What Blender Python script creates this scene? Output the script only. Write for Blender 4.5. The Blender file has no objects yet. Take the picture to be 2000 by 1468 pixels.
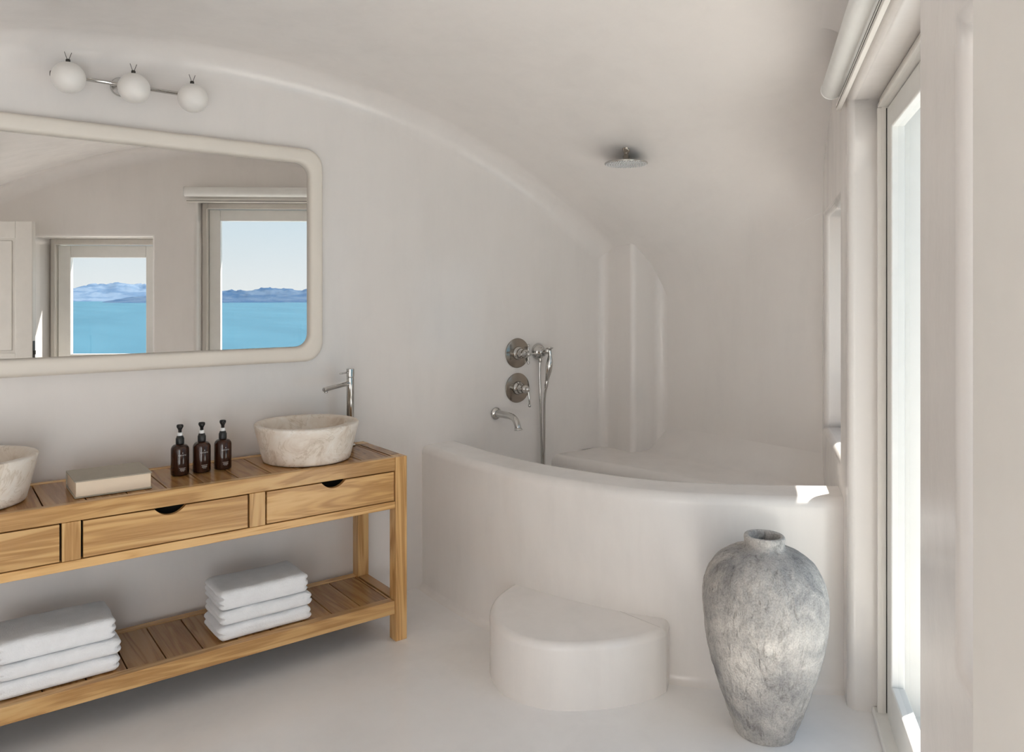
import bpy, bmesh, math, random
from mathutils import Vector, Matrix, noise
random.seed(7)
SC = bpy.context.scene
COL = SC.collection
PI = math.pi

# ------------------------------------------------------------------ camera
cam = bpy.data.cameras.new('camera')
cam.sensor_width = 36.0
cam.lens = 36.0 * 1489.0 / 2000.0
cam.shift_y = -157.0 / 2000.0
cam.clip_start = 0.02
cam.clip_end = 30000
co = bpy.data.objects.new('camera', cam)
co.location = (0, 0, 1.5)
co.rotation_euler = (math.radians(90), 0, math.radians(52.6 - 90))
COL.objects.link(co)
SC.camera = co

# the window wall runs at an angle to the rest of the room: a along it (away from
# the camera), e outwards through its thickness
P0 = Vector((2.65, 1.46, 0))
U = Vector((math.cos(math.radians(34.8)), math.sin(math.radians(34.8)), 0))
N = Vector((-U.y, U.x, 0))          # into the room
def D(a, e, z):
    return P0 + U * a - N * e + Vector((0, 0, z))

# ------------------------------------------------------------------ sky, sun, exposure
world = bpy.data.worlds.new('sky')
SC.world = world
world.use_nodes = True
nt = world.node_tree
nt.nodes.clear()
wo = nt.nodes.new('ShaderNodeOutputWorld')
bg = nt.nodes.new('ShaderNodeBackground')
tc = nt.nodes.new('ShaderNodeTexCoord')
sx = nt.nodes.new('ShaderNodeSeparateXYZ')
rp = nt.nodes.new('ShaderNodeValToRGB')
nt.links.new(tc.outputs['Generated'], sx.inputs[0])
nt.links.new(sx.outputs['Z'], rp.inputs[0])
rp.color_ramp.elements[0].position = 0.0
rp.color_ramp.elements[0].color = (0.72, 0.75, 0.77, 1)
rp.color_ramp.elements[1].position = 0.9
rp.color_ramp.elements[1].color = (0.20, 0.38, 0.66, 1)
el = rp.color_ramp.elements.new(0.14)
el.color = (0.50, 0.64, 0.74, 1)
nt.links.new(rp.outputs[0], bg.inputs[0])
bg.inputs[1].default_value = 1.22
nt.links.new(bg.outputs[0], wo.inputs[0])

SUN_ELEV = math.radians(56)
SUN_TURN = math.radians(42)
sun = bpy.data.lights.new('sun', 'SUN')
sun.energy = 11.5
sun.angle = math.radians(0.53)
sun.color = (1.0, 0.95, 0.88)
so = bpy.data.objects.new('sun', sun)
hd = -U * math.cos(SUN_TURN) + N * math.sin(SUN_TURN)
sd = hd * math.cos(SUN_ELEV) + Vector((0, 0, -math.sin(SUN_ELEV)))
so.rotation_euler = sd.to_track_quat('-Z', 'Y').to_euler()
so.location = (6, -6, 12)
COL.objects.link(so)

# added fill lamp for low frontal light, in the unseen doorway behind the camera
fill_lamp = bpy.data.lights.new('doorway_fill', 'AREA')
fill_lamp.shape = 'RECTANGLE'; fill_lamp.size = 1.36; fill_lamp.size_y = 1.3
fill_lamp.energy = 43.0
fill_lamp.color = (0.87, 0.94, 1.0)
fill_obj = bpy.data.objects.new('doorway_fill', fill_lamp)
fill_obj.location = D(-3.97, 0.40, 0.72)
fill_obj.rotation_euler = N.to_track_quat('-Z', 'Z').to_euler()
COL.objects.link(fill_obj)

SC.view_settings.view_transform = 'Standard'
SC.view_settings.look = 'None'
SC.view_settings.gamma = 1.0
SC.view_settings.use_curve_mapping = False
SC.view_settings.exposure = 0.19
SC.cycles.max_bounces = 9
SC.cycles.diffuse_bounces = 7
SC.cycles.glossy_bounces = 5
SC.cycles.adaptive_threshold = 0.06
SC.cycles.transparent_max_bounces = 12
SC.cycles.sample_clamp_indirect = 6.0
SC.cycles.caustics_reflective = False
SC.cycles.caustics_refractive = False

# ------------------------------------------------------------------ materials
def mat_new(name):
    m = bpy.data.materials.new(name)
    m.use_nodes = True
    t = m.node_tree
    return m, t, t.nodes['Principled BSDF']
def link(t, a, b): t.links.new(a, b)
def noise_node(t, scale, detail=4, rough=0.55, vec=None, dist=0.0):
    n = t.nodes.new('ShaderNodeTexNoise')
    n.inputs['Scale'].default_value = scale
    n.inputs['Detail'].default_value = detail
    n.inputs['Roughness'].default_value = rough
    n.inputs['Distortion'].default_value = dist
    if vec is not None: link(t, vec, n.inputs['Vector'])
    return n
def ramp(t, fac, stops):
    r = t.nodes.new('ShaderNodeValToRGB')
    e = r.color_ramp.elements
    e[0].position, e[0].color = stops[0][0], (*stops[0][1], 1)
    e[1].position, e[1].color = stops[-1][0], (*stops[-1][1], 1)
    for p, c in stops[1:-1]:
        k = e.new(p); k.color = (*c, 1)
    link(t, fac, r.inputs[0])
    return r
def bump(t, b, h, strength, dist=0.01, prev=None):
    n = t.nodes.new('ShaderNodeBump')
    n.inputs['Strength'].default_value = strength
    n.inputs['Distance'].default_value = dist
    link(t, h, n.inputs['Height'])
    if prev is not None: link(t, prev.outputs[0], n.inputs['Normal'])
    link(t, n.outputs[0], b.inputs['Normal'])
    return n
def coord(t, scale=(1, 1, 1), rnd=0.0):
    c = t.nodes.new('ShaderNodeTexCoord')
    mp = t.nodes.new('ShaderNodeMapping')
    mp.inputs['Scale'].default_value = scale
    link(t, c.outputs['Object'], mp.inputs['Vector'])
    if rnd:
        oi = t.nodes.new('ShaderNodeObjectInfo')
        mu = t.nodes.new('ShaderNodeVectorMath'); mu.operation = 'SCALE'
        cx = t.nodes.new('ShaderNodeCombineXYZ')
        for i in range(3): link(t, oi.outputs['Random'], cx.inputs[i])
        link(t, cx.outputs[0], mu.inputs[0]); mu.inputs['Scale'].default_value = rnd
        link(t, mu.outputs[0], mp.inputs['Location'])
    return mp.outputs[0]

def plaster(name, c, rough=(0.30, 0.5), var=0.06, b=0.12):
    m, t, p = mat_new(name)
    v = coord(t)
    n1 = noise_node(t, 1.3, 6, 0.6, v, 0.6)
    vs = coord(t, (5, 5, 1.1))
    n2 = noise_node(t, 1.6, 5, 0.65, vs, 0.3)
    mx = t.nodes.new('ShaderNodeMix'); mx.data_type = 'FLOAT'
    mx.inputs[0].default_value = 0.45
    link(t, n1.outputs[0], mx.inputs[2]); link(t, n2.outputs[0], mx.inputs[3])
    lo = tuple(x * (1 - var) for x in c); hi = tuple(min(1, x * (1 + var * 0.6)) for x in c)
    r = ramp(t, mx.outputs[0], [(0.36, lo), (0.5, c), (0.66, hi)])
    link(t, r.outputs[0], p.inputs['Base Color'])
    rr = ramp(t, mx.outputs[0], [(0.35, (rough[0],) * 3), (0.65, (rough[1],) * 3)])
    link(t, rr.outputs[0], p.inputs['Roughness'])
    n3 = noise_node(t, 3.5, 5, 0.6, v)
    n4 = noise_node(t, 40, 3, 0.5, v)
    b1 = bump(t, p, n3.outputs[0], b * 0.6, 0.02)
    bump(t, p, n4.outputs[0], b * 0.25, 0.002, b1)
    return m
def simple(name, c, rough=0.5, metal=0.0, spec=0.5):
    m, t, p = mat_new(name)
    v = coord(t)
    n = noise_node(t, 14, 3, 0.5, v)
    r = ramp(t, n.outputs[0], [(0.3, tuple(x * 0.96 for x in c)), (0.7, c)])
    link(t, r.outputs[0], p.inputs['Base Color'])
    p.inputs['Roughness'].default_value = rough
    p.inputs['Metallic'].default_value = metal
    p.inputs['Specular IOR Level'].default_value = spec
    return m
def oak(name, axis, dark=1.0, red=1.0):
    m, t, p = mat_new(name)
    s = [14.0, 14.0, 14.0]; s[axis] = 1.15
    v = coord(t, tuple(s), 37.0)
    n1 = noise_node(t, 0.9, 3, 0.5, v, 1.4)
    mm = t.nodes.new('ShaderNodeMath'); mm.operation = 'MULTIPLY'; mm.inputs[1].default_value = 20.0
    link(t, n1.outputs[0], mm.inputs[0])
    sn = t.nodes.new('ShaderNodeMath'); sn.operation = 'SINE'; link(t, mm.outputs[0], sn.inputs[0])
    ab = t.nodes.new('ShaderNodeMath'); ab.operation = 'MULTIPLY_ADD'; ab.inputs[1].default_value = 0.5; ab.inputs[2].default_value = 0.5
    link(t, sn.outputs[0], ab.inputs[0])
    s2 = [160.0, 160.0, 160.0]; s2[axis] = 5.0
    n2 = noise_node(t, 1.0, 4, 0.65, coord(t, tuple(s2), 11.0))
    mx = t.nodes.new('ShaderNodeMix'); mx.data_type = 'FLOAT'; mx.inputs[0].default_value = 0.5
    link(t, ab.outputs[0], mx.inputs[2]); link(t, n2.outputs[0], mx.inputs[3])
    d = dark; g = d * red; b = d * red * red
    r = ramp(t, mx.outputs[0], [(0.2, (0.46 * d, 0.24 * g, 0.083 * b)), (0.48, (0.66 * d, 0.385 * g, 0.150 * b)), (0.8, (0.74 * d, 0.465 * g, 0.20 * b))])
    oi = t.nodes.new('ShaderNodeObjectInfo')
    hs = t.nodes.new('ShaderNodeHueSaturation')
    mr = t.nodes.new('ShaderNodeMapRange'); mr.inputs[3].default_value = 0.86; mr.inputs[4].default_value = 1.1
    link(t, oi.outputs['Random'], mr.inputs[0]); link(t, mr.outputs[0], hs.inputs['Value'])
    link(t, r.outputs[0], hs.inputs['Color'])
    link(t, hs.outputs[0], p.inputs['Base Color'])
    p.inputs['Roughness'].default_value = 0.24
    bump(t, p, n2.outputs[0], 0.10, 0.002)
    return m
def travertine(name):
    m, t, p = mat_new(name)
    v = coord(t)
    n1 = noise_node(t, 9, 8, 0.62, v, 1.2)
    n2 = noise_node(t, 3.2, 5, 0.6, v, 0.8)
    r = ramp(t, n1.outputs[0], [(0.3, (0.66, 0.55, 0.45)), (0.47, (0.82, 0.74, 0.65)), (0.7, (0.90, 0.86, 0.80))])
    vo = t.nodes.new('ShaderNodeTexVoronoi'); vo.feature = 'DISTANCE_TO_EDGE'; vo.inputs['Scale'].default_value = 5.5
    mv = t.nodes.new('ShaderNodeMix'); mv.data_type = 'VECTOR'; mv.inputs[0].default_value = 0.25
    link(t, v, mv.inputs[4]); link(t, n1.outputs['Color'], mv.inputs[5]); link(t, mv.outputs[1], vo.inputs['Vector'])
    vr = ramp(t, vo.outputs[0], [(0.0, (0.80, 0.76, 0.70)), (0.035, (1, 1, 1))])
    mx = t.nodes.new('ShaderNodeMix'); mx.data_type = 'RGBA'; mx.blend_type = 'MULTIPLY'; mx.inputs[0].default_value = 0.9
    link(t, r.outputs[0], mx.inputs[6]); link(t, vr.outputs[0], mx.inputs[7])
    m2 = t.nodes.new('ShaderNodeMix'); m2.data_type = 'RGBA'; m2.blend_type = 'MULTIPLY'; m2.inputs[0].default_value = 0.35
    r2 = ramp(t, n2.outputs[0], [(0.35, (0.80, 0.72, 0.62)), (0.6, (1, 1, 1))])
    link(t, mx.outputs[2], m2.inputs[6]); link(t, r2.outputs[0], m2.inputs[7])
    link(t, m2.outputs[2], p.inputs['Base Color'])
    p.inputs['Roughness'].default_value = 0.5
    bump(t, p, n1.outputs[0], 0.18, 0.004)
    return m
def jar_mat(name):
    m, t, p = mat_new(name)
    v = coord(t)
    n1 = noise_node(t, 5, 7, 0.65, v, 0.5)
    n2 = noise_node(t, 70, 4, 0.6, v)
    n3 = noise_node(t, 170, 2, 0.6, v)
    r = ramp(t, n1.outputs[0], [(0.34, (0.29, 0.285, 0.285)), (0.5, (0.50, 0.48, 0.455)), (0.66, (0.72, 0.685, 0.64))])
    r2 = ramp(t, n3.outputs[0], [(0.38, (0.62, 0.62, 0.63)), (0.55, (1, 1, 1))])
    mx = t.nodes.new('ShaderNodeMix'); mx.data_type = 'RGBA'; mx.blend_type = 'MULTIPLY'; mx.inputs[0].default_value = 0.5
    link(t, r.outputs[0], mx.inputs[6]); link(t, r2.outputs[0], mx.inputs[7])
    n5 = noise_node(t, 1.0, 5, 0.6, coord(t, (34, 34, 15)), 0.8)
    r5 = ramp(t, n5.outputs[0], [(0.30, (0.50, 0.49, 0.48)), (0.46, (1, 1, 1)), (0.72, (1.0, 1.0, 1.0))])  # hollows of the relief coloured darker, as painted cavity shade
    m5 = t.nodes.new('ShaderNodeMix'); m5.data_type = 'RGBA'; m5.blend_type = 'MULTIPLY'; m5.inputs[0].default_value = 0.8
    link(t, mx.outputs[2], m5.inputs[6]); link(t, r5.outputs[0], m5.inputs[7])
    link(t, m5.outputs[2], p.inputs['Base Color'])
    p.inputs['Roughness'].default_value = 0.9
    p.inputs['Specular IOR Level'].default_value = 0.15
    b0 = bump(t, p, n5.outputs[0], 0.9, 0.012)
    b1 = bump(t, p, n2.outputs[0], 0.8, 0.006, b0)
    bump(t, p, n3.outputs[0], 0.5, 0.003, b1)
    return m
def cloth(name, c):
    m, t, p = mat_new(name)
    v = coord(t)
    n = noise_node(t, 260, 3, 0.6, v)
    n2 = noise_node(t, 18, 4, 0.6, v)
    r = ramp(t, n2.outputs[0], [(0.3, tuple(x * 0.93 for x in c)), (0.7, c)])
    link(t, r.outputs[0], p.inputs['Base Color'])
    p.inputs['Roughness'].default_value = 0.95
    p.inputs['Specular IOR Level'].default_value = 0.1
    p.inputs['Sheen Weight'].default_value = 0.2
    b1 = bump(t, p, n2.outputs[0], 0.25, 0.01)
    bump(t, p, n.outputs[0], 0.6, 0.003, b1)
    return m
def glass_pane(name):
    m = bpy.data.materials.new(name); m.use_nodes = True
    t = m.node_tree; t.nodes.clear()
    o = t.nodes.new('ShaderNodeOutputMaterial'); tr = t.nodes.new('ShaderNodeBsdfTransparent'); gl = t.nodes.new('ShaderNodeBsdfGlossy')
    tr.inputs[0].default_value = (0.97, 0.985, 0.98, 1); gl.inputs['Roughness'].default_value = 0.01
    lw = t.nodes.new('ShaderNodeLayerWeight'); lw.inputs[0].default_value = 0.5
    pw = t.nodes.new('ShaderNodeMath'); pw.operation = 'POWER'; pw.inputs[1].default_value = 5.0     # Schlick
    link(t, lw.outputs['Facing'], pw.inputs[0])
    fr = t.nodes.new('ShaderNodeMath'); fr.operation = 'MULTIPLY_ADD'; fr.inputs[1].default_value = 0.9; fr.inputs[2].default_value = 0.06
    link(t, pw.outputs[0], fr.inputs[0])
    mx = t.nodes.new('ShaderNodeMixShader')
    link(t, fr.outputs[0], mx.inputs[0]); link(t, tr.outputs[0], mx.inputs[1]); link(t, gl.outputs[0], mx.inputs[2]); link(t, mx.outputs[0], o.inputs[0])
    return m
M = {}
M['wall'] = plaster('polished_plaster', (0.795, 0.757, 0.727), (0.13, 0.22), 0.04)
M['tub'] = plaster('tub_plaster', (0.85, 0.815, 0.785), (0.14, 0.23), 0.05)
M['floor'] = plaster('floor_plaster', (0.91, 0.892, 0.88), (0.18, 0.255), 0.04, 0.08)
M['terrace'] = plaster('terrace_plaster', (0.86, 0.84, 0.80), (0.6, 0.7), 0.04)
M['paint'] = simple('cream_paint', (0.80, 0.765, 0.715), 0.38)
M['white'] = simple('white_paint', (0.86, 0.85, 0.82), 0.35)
M['frame'] = plaster('mirror_frame_lacquer', (0.80, 0.74, 0.66), (0.45, 0.6), 0.02, 0.03)
M['oakx'] = oak('oak_lengthwise', 0); M['oaky'] = oak('oak_crosswise', 1, 0.62, 0.86); M['oakz'] = oak('oak_upright', 2)
M['dark'] = simple('gap_shade', (0.012, 0.010, 0.008), 0.8)  # near-black colour standing in for the shade inside gaps
M['stone'] = travertine('travertine')
M['jar'] = jar_mat('rough_stoneware')
M['towel'] = cloth('white_terry', (0.93, 0.93, 0.94))
M['chrome'] = simple('chrome', (0.56, 0.55, 0.53), 0.06, 1.0)
M['nickel'] = simple('brushed_nickel', (0.33, 0.29, 0.25), 0.15, 1.0)
M['black'] = simple('black_plastic', (0.012, 0.012, 0.012), 0.35)
M['clear'] = simple('clear_plastic', (0.85, 0.85, 0.85), 0.2)
M['amber'] = simple('amber_glass', (0.035, 0.011, 0.005), 0.06)
M['print'] = simple('pale_print', (0.62, 0.58, 0.54), 0.5)
M['opal'] = simple('opal_glass', (0.86, 0.83, 0.79), 0.28)
M['bookcover'] = cloth('book_linen', (0.44, 0.39, 0.31))
M['pages'] = simple('book_pages', (0.84, 0.70, 0.54), 0.7)
M['blind'] = simple('blind_fabric', (0.84, 0.83, 0.80), 0.6)
M['glass'] = glass_pane('window_glass')
M['brass'] = simple('dark_steel', (0.10, 0.09, 0.08), 0.4, 1.0)
m, t, p = mat_new('mirror_silver')
p.inputs['Base Color'].default_value = (0.84, 0.835, 0.82, 1); p.inputs['Metallic'].default_value = 1.0; p.inputs['Roughness'].default_value = 0.0
M['mirror'] = m
def sea_mat():
    m, t, p = mat_new('sea_water')
    v = coord(t, (0.02, 0.004, 1))
    n = noise_node(t, 1.0, 6, 0.65, v)
    r = ramp(t, n.outputs[0], [(0.35, (0.036, 0.122, 0.178)), (0.65, (0.050, 0.156, 0.218))])
    link(t, r.outputs[0], p.inputs['Base Color']); p.inputs['Roughness'].default_value = 0.55
    p.inputs['Specular IOR Level'].default_value = 0.2
    return m
def hill_mat(name, c0, c1):  # distance haze is mixed into the blue-grey base colours
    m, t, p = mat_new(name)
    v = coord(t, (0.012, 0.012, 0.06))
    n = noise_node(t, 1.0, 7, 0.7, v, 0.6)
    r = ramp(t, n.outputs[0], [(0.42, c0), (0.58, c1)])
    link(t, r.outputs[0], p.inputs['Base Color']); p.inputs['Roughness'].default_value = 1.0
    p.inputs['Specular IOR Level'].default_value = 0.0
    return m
M['sea'] = sea_mat()
M['hill_far'] = hill_mat('far_hills_haze', (0.09, 0.15, 0.24), (0.16, 0.22, 0.30))
M['hill_near'] = hill_mat('near_hills_haze', (0.045, 0.09, 0.165), (0.09, 0.135, 0.20))

# ------------------------------------------------------------------ mesh helpers
def tag(o, label=None, cat=None, group=None, kind=None):
    if label: o['label'] = label
    if cat: o['category'] = cat
    if group: o['group'] = group
    if kind: o['kind'] = kind
    return o
def wloc(o):
    v = Vector((0, 0, 0))
    while o is not None:
        v = v + Vector(o.location); o = o.parent
    return v
def empty(name, loc):
    o = bpy.data.objects.new(name, None)
    o.empty_display_size = 0.05
    o.location = loc; COL.objects.link(o)
    return o
def finish(name, bm, mat, parent=None, loc=(0, 0, 0), smooth=True, wn=False):
    """bm holds world coordinates; the object's origin goes to loc (world)."""
    loc = Vector(loc)
    if loc.length: bmesh.ops.translate(bm, verts=bm.verts, vec=-loc)
    bmesh.ops.recalc_face_normals(bm, faces=bm.faces)
    me = bpy.data.meshes.new(name); bm.to_mesh(me); bm.free()
    if smooth:
        for pl in me.polygons: pl.use_smooth = True
    me.materials.append(mat)
    return place(name, me, parent, loc, wn)
def place(name, me, parent, loc, wn=False):
    o = bpy.data.objects.new(name, me); COL.objects.link(o)
    o.location = Vector(loc) - (wloc(parent) if parent else Vector((0, 0, 0)))
    if parent: o.parent = parent
    if wn:
        md = o.modifiers.new('wn', 'WEIGHTED_NORMAL'); md.keep_sharp = True; md.weight = 80
    return o
def bm_box(bm, c, s, rot=None):
    r = bmesh.ops.create_cube(bm, size=1.0)
    mtx = Matrix.Translation(c) @ (rot if rot is not None else Matrix.Identity(4)) @ Matrix.Diagonal((*s, 1))
    bmesh.ops.transform(bm, matrix=mtx, verts=r['verts'])
    return r['verts']
def bevel_all(bm, w, seg=2, sel=None):
    ed = [e for e in bm.edges if (sel is None or sel(e)) and len(e.link_faces) == 2 and e.calc_face_angle(0) > 0.5]
    bmesh.ops.bevel(bm, geom=ed, offset=w, segments=seg, profile=0.5, affect='EDGES')
def box(name, lo, hi, mat, parent=None, bev=0.002, seg=2, origin=None, rot=None):
    lo, hi = Vector(lo), Vector(hi)
    bm = bmesh.new()
    c = (lo + hi) / 2
    bm_box(bm, c, hi - lo)
    if bev: bevel_all(bm, bev, seg)
    return finish(name, bm, mat, parent, origin if origin is not None else c, smooth=bool(bev), wn=bool(bev))
RU = Matrix((( U.x, -U.y, 0, 0), (U.y, U.x, 0, 0), (0, 0, 1, 0), (0, 0, 0, 1)))
def dbox(name, a0, a1, e0, e1, z0, z1, mat, parent=None, bev=0.003, seg=2):
    bm = bmesh.new()
    c = D((a0 + a1) / 2, (e0 + e1) / 2, (z0 + z1) / 2)
    bm_box(bm, c, (abs(a1 - a0), abs(e1 - e0), abs(z1 - z0)), RU)
    if bev: bevel_all(bm, bev, seg)
    return finish(name, bm, mat, parent, c, smooth=bool(bev), wn=bool(bev))
def bm_lathe(bm, prof, segs=48, mtx=None, cap0=True, cap1=True):
    rings = []
    for r, z in prof:
        ring = []
        for i in range(segs):
            a = 2 * PI * i / segs
            v = Vector((r * math.cos(a), r * math.sin(a), z))
            ring.append(bm.verts.new(mtx @ v if mtx is not None else v))
        rings.append(ring)
    for k in range(len(rings) - 1):
        for i in range(segs):
            j = (i + 1) % segs
            bm.faces.new((rings[k][i], rings[k][j], rings[k + 1][j], rings[k + 1][i]))
    if cap0: bm.faces.new(list(reversed(rings[0])))
    if cap1: bm.faces.new(rings[-1])
    return rings
def axis_mtx(loc, direction):
    q = Vector(direction).normalized().to_track_quat('Z', 'Y')
    return Matrix.Translation(loc) @ q.to_matrix().to_4x4()
def lathe(name, prof, loc, mat, parent=None, segs=48, direction=(0, 0, 1), cap0=True, cap1=True, wn=False):
    bm = bmesh.new()
    bm_lathe(bm, prof, segs, axis_mtx(loc, direction), cap0, cap1)
    return finish(name, bm, mat, parent, loc, wn=wn)
def crom(pts, n):
    pts = [Vector(p) for p in pts]
    P = [pts[0] * 2 - pts[1]] + pts + [pts[-1] * 2 - pts[-2]]
    out = []
    for i in range(1, len(P) - 2):
        for k in range(n):
            t = k / n
            a, b, c, d = P[i - 1], P[i], P[i + 1], P[i + 2]
            out.append(0.5 * ((2 * b) + (c - a) * t + (2 * a - 5 * b + 4 * c - d) * t * t + (3 * b - a - 3 * c + d) * t ** 3))
    out.append(pts[-1])
    return out
def bm_tube(bm, path, rad, segs=12, caps=True):
    rings = []; up = None
    for i, p in enumerate(path):
        tg = (path[min(i + 1, len(path) - 1)] - path[max(i - 1, 0)]).normalized()
        if up is None:
            up = tg.orthogonal().normalized()
        up = (up - tg * up.dot(tg)).normalized()
        s = tg.cross(up)
        r = rad[i] if isinstance(rad, (list, tuple)) else rad
        rings.append([bm.verts.new(p + (up * math.cos(2 * PI * k / segs) + s * math.sin(2 * PI * k / segs)) * r) for k in range(segs)])
    for k in range(len(rings) - 1):
        for i in range(segs):
            j = (i + 1) % segs
            bm.faces.new((rings[k][i], rings[k][j], rings[k + 1][j], rings[k + 1][i]))
    if caps:
        bm.faces.new(list(reversed(rings[0]))); bm.faces.new(rings[-1])
def tube(name, path, rad, mat, parent=None, segs=12, loc=None):
    bm = bmesh.new(); path = [Vector(p) for p in path]
    bm_tube(bm, path, rad, segs)
    return finish(name, bm, mat, parent, loc if loc is not None else path[0])
def grid(bm, rows):
    vs = [[bm.verts.new(p) for p in r] for r in rows]
    for i in range(len(vs) - 1):
        for j in range(len(vs[0]) - 1):
            bm.faces.new((vs[i][j], vs[i][j + 1], vs[i + 1][j + 1], vs[i + 1][j]))
    return vs
def struct(o): o['kind'] = 'structure'; return o
def copy_tree(o, parent=None):
    c = o.copy(); COL.objects.link(c); c.parent = parent
    for ch in list(o.children):
        copy_tree(ch, c)
    return c

# ------------------------------------------------------------------ room shell
YW = 3.40; XE = 3.55; XL = -1.55; RC = 0.12
def yD(x): return P0.y + (x - P0.x) * U.y / U.x
def zc(x, y):
    base = 2.545 - 3.9 + math.sqrt(max(0.01, 3.9 ** 2 - (x - 1.0) ** 2))
    w = max(0.0, (YW - y) / 3.0) ** 1.3
    sm = lambda q: max(0.0, min(1.0, q)) ** 2 * (3 - 2 * max(0.0, min(1.0, q)))
    lift = 0.24 * sm((x - 2.5) / 0.95) * sm((3.05 - y) / 1.0)
    return base + 0.28 * (x - 1.03) * min(w, 1.15) + lift

bm = bmesh.new()
vs = [bm.verts.new(Vector(p)) for p in ((XL - .1, YW + .1, 0), (XL - .1, yD(XL - .1) - .37, 0), (XE + .1, yD(XE + .1) - .37, 0), (XE + .1, YW + .1, 0))]
bm.faces.new(vs)
struct(finish('floor', bm, M['floor'], smooth=False))

xs = [XL + (3.43 - XL) * i / 70 for i in range(71)]
bm = bmesh.new()
rows = []
for x in xs: rows.append([Vector((x, YW, z)) for z in (0, 0.5, 1.0, 1.4, zc(x, YW - RC) - RC)])
rows.append([Vector((XE + .05, YW, z)) for z in (0, 0.5, 1.0, 1.4, 1.6)])
grid(bm, rows)
struct(finish('wall_back', bm, M['wall']))

# vaulted ceiling with its soft cove along the back wall, running down into the right wall
def ceil_pt(k, x, y):
    if k <= 1.0: return Vector((x, y, zc(x, y)))
    q = k - 1.0
    p0 = Vector((3.43, y, zc(3.43, y))); p1 = Vector((XE, y, zc(XE, y) + 0.01)); p2 = Vector((XE, y, zc(XE, y) - 0.16))
    return p0 * (1 - q) ** 2 + p1 * 2 * q * (1 - q) + p2 * q * q
cols = [(0.0, x) for x in xs] + [(1 + i / 10, 3.43) for i in range(1, 11)]
bm = bmesh.new(); rows = []
for k, x in cols:
    row = []
    top = ceil_pt(k, x, YW - RC)
    for i in range(11):
        th = PI / 2 * i / 10
        row.append(Vector((top.x, YW - RC + RC * math.cos(th), top.z - RC + RC * math.sin(th))))
    ye = yD(min(top.x, XE)) - 0.2
    for i in range(1, 41):
        y = (YW - RC) + (ye - YW + RC) * i / 40
        row.append(ceil_pt(k, x, y))
    rows.append(row)
grid(bm, rows)
# cove between the vault and the window wall
rows = []
for i in range(60):
    x = -1.4 + 4.0 * i / 59
    y = yD(x); r = 0.10; row = []
    zt = zc(x + N.x * r, y + N.y * r)
    for k in range(9):
        th = PI / 2 * k / 8
        o = Vector((x, y, zt - r)) + N * (r - r * math.cos(th)) + Vector((0, 0, r * math.sin(th)))
        row.append(o)
    rows.append(row)
grid(bm, rows)
struct(finish('ceiling', bm, M['wall']))

bm = bmesh.new(); rows = []
for i in range(30):
    y = YW - RC + 0.1 + (yD(XE) - 0.25 - YW) * i / 29
    zt = zc(XE, min(y, YW - RC)) - 0.16
    rows.append([Vector((XE, y, z)) for z in (0, 0.6, 1.0, zt)])
grid(bm, rows)
struct(finish('wall_right', bm, M['wall']))
bm = bmesh.new(); rows = []
for i in range(30):
    y = YW + 0.1 + (yD(XL) - 0.3 - YW) * i / 29
    rows.append([Vector((XL, y, z)) for z in (0, 1.0, 2.2)])
grid(bm, rows)
struct(finish('wall_left', bm, M['wall']))

# corner pilaster with soft edges
def arc(cx, cy, r, a0, a1, n=7):
    return [(cx + r * math.cos(a0 + (a1 - a0) * i / n), cy + r * math.sin(a0 + (a1 - a0) * i / n)) for i in range(n + 1)]
pl = [(3.20, YW - 0.0005)] + arc(3.255, YW - .055, .055, PI / 2, 0) + [(3.31, 3.24)] + arc(3.34, 3.18, .03, PI, 3 * PI / 2) + [(3.43, 3.15)] + arc(3.49, 3.09, .06, PI / 2, 0) + [(3.5495, 3.0)]
bm = bmesh.new()
grid(bm, [[Vector((x, y, z)) for z in (0.0, 0.5, 0.9, 1.3, 1.7, 2.1)] for x, y in pl])
o = finish('wall_pilaster', bm, M['wall'], wn=True); struct(o)
tag(o, 'square plaster pilaster boxed into the corner behind the bathtub')

# window wall, one solid with three openings
AS = [-5.35, -4.70, -3.24, -2.47, -1.605, -1.27, 0.0, 0.26, 1.03, 1.25]
ZS = [-0.1, 0.855, 0.90, 1.885, 1.94, 2.21, 3.1]
TH = 0.36
def hole(a, z):
    return (-1.27 < a < 0 and z < 2.21) or (-4.70 < a < -3.24 and z < 2.21) or (0.26 < a < 1.03 and 0.855 < z < 1.885) or (-2.47 < a < -1.605 and 0.90 < z < 1.94)
bm = bmesh.new(); vd = {}
def gv(i, j, k):
    if (i, j, k) not in vd: vd[(i, j, k)] = bm.verts.new(D(AS[i], k * TH, ZS[j]))
    return vd[(i, j, k)]
na, nz = len(AS) - 1, len(ZS) - 1
sol = [[not hole((AS[i] + AS[i + 1]) / 2, (ZS[j] + ZS[j + 1]) / 2) for j in range(nz)] for i in range(na)]
for i in range(na):
    for j in range(nz):
        if not sol[i][j]: continue
        bm.faces.new((gv(i, j, 0), gv(i + 1, j, 0), gv(i + 1, j + 1, 0), gv(i, j + 1, 0)))
        bm.faces.new((gv(i, j, 1), gv(i, j + 1, 1), gv(i + 1, j + 1, 1), gv(i + 1, j, 1)))
        for di, dj, q in ((-1, 0, ((0, 0), (0, 1))), (1, 0, ((1, 0), (1, 1))), (0, -1, ((0, 0), (1, 0))), (0, 1, ((0, 1), (1, 1)))):
            ii, jj = i + di, j + dj
            if not (0 <= ii < na and 0 <= jj < nz) or not sol[ii][jj]:
                (p, r), (s, u) = q
                bm.faces.new((gv(i + p, j + r, 0), gv(i + s, j + u, 0), gv(i + s, j + u, 1), gv(i + p, j + r, 1)))
bmesh.ops.recalc_face_normals(bm, faces=bm.faces)
inner = {v for k, v in vd.items() if k[2] == 0}
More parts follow.
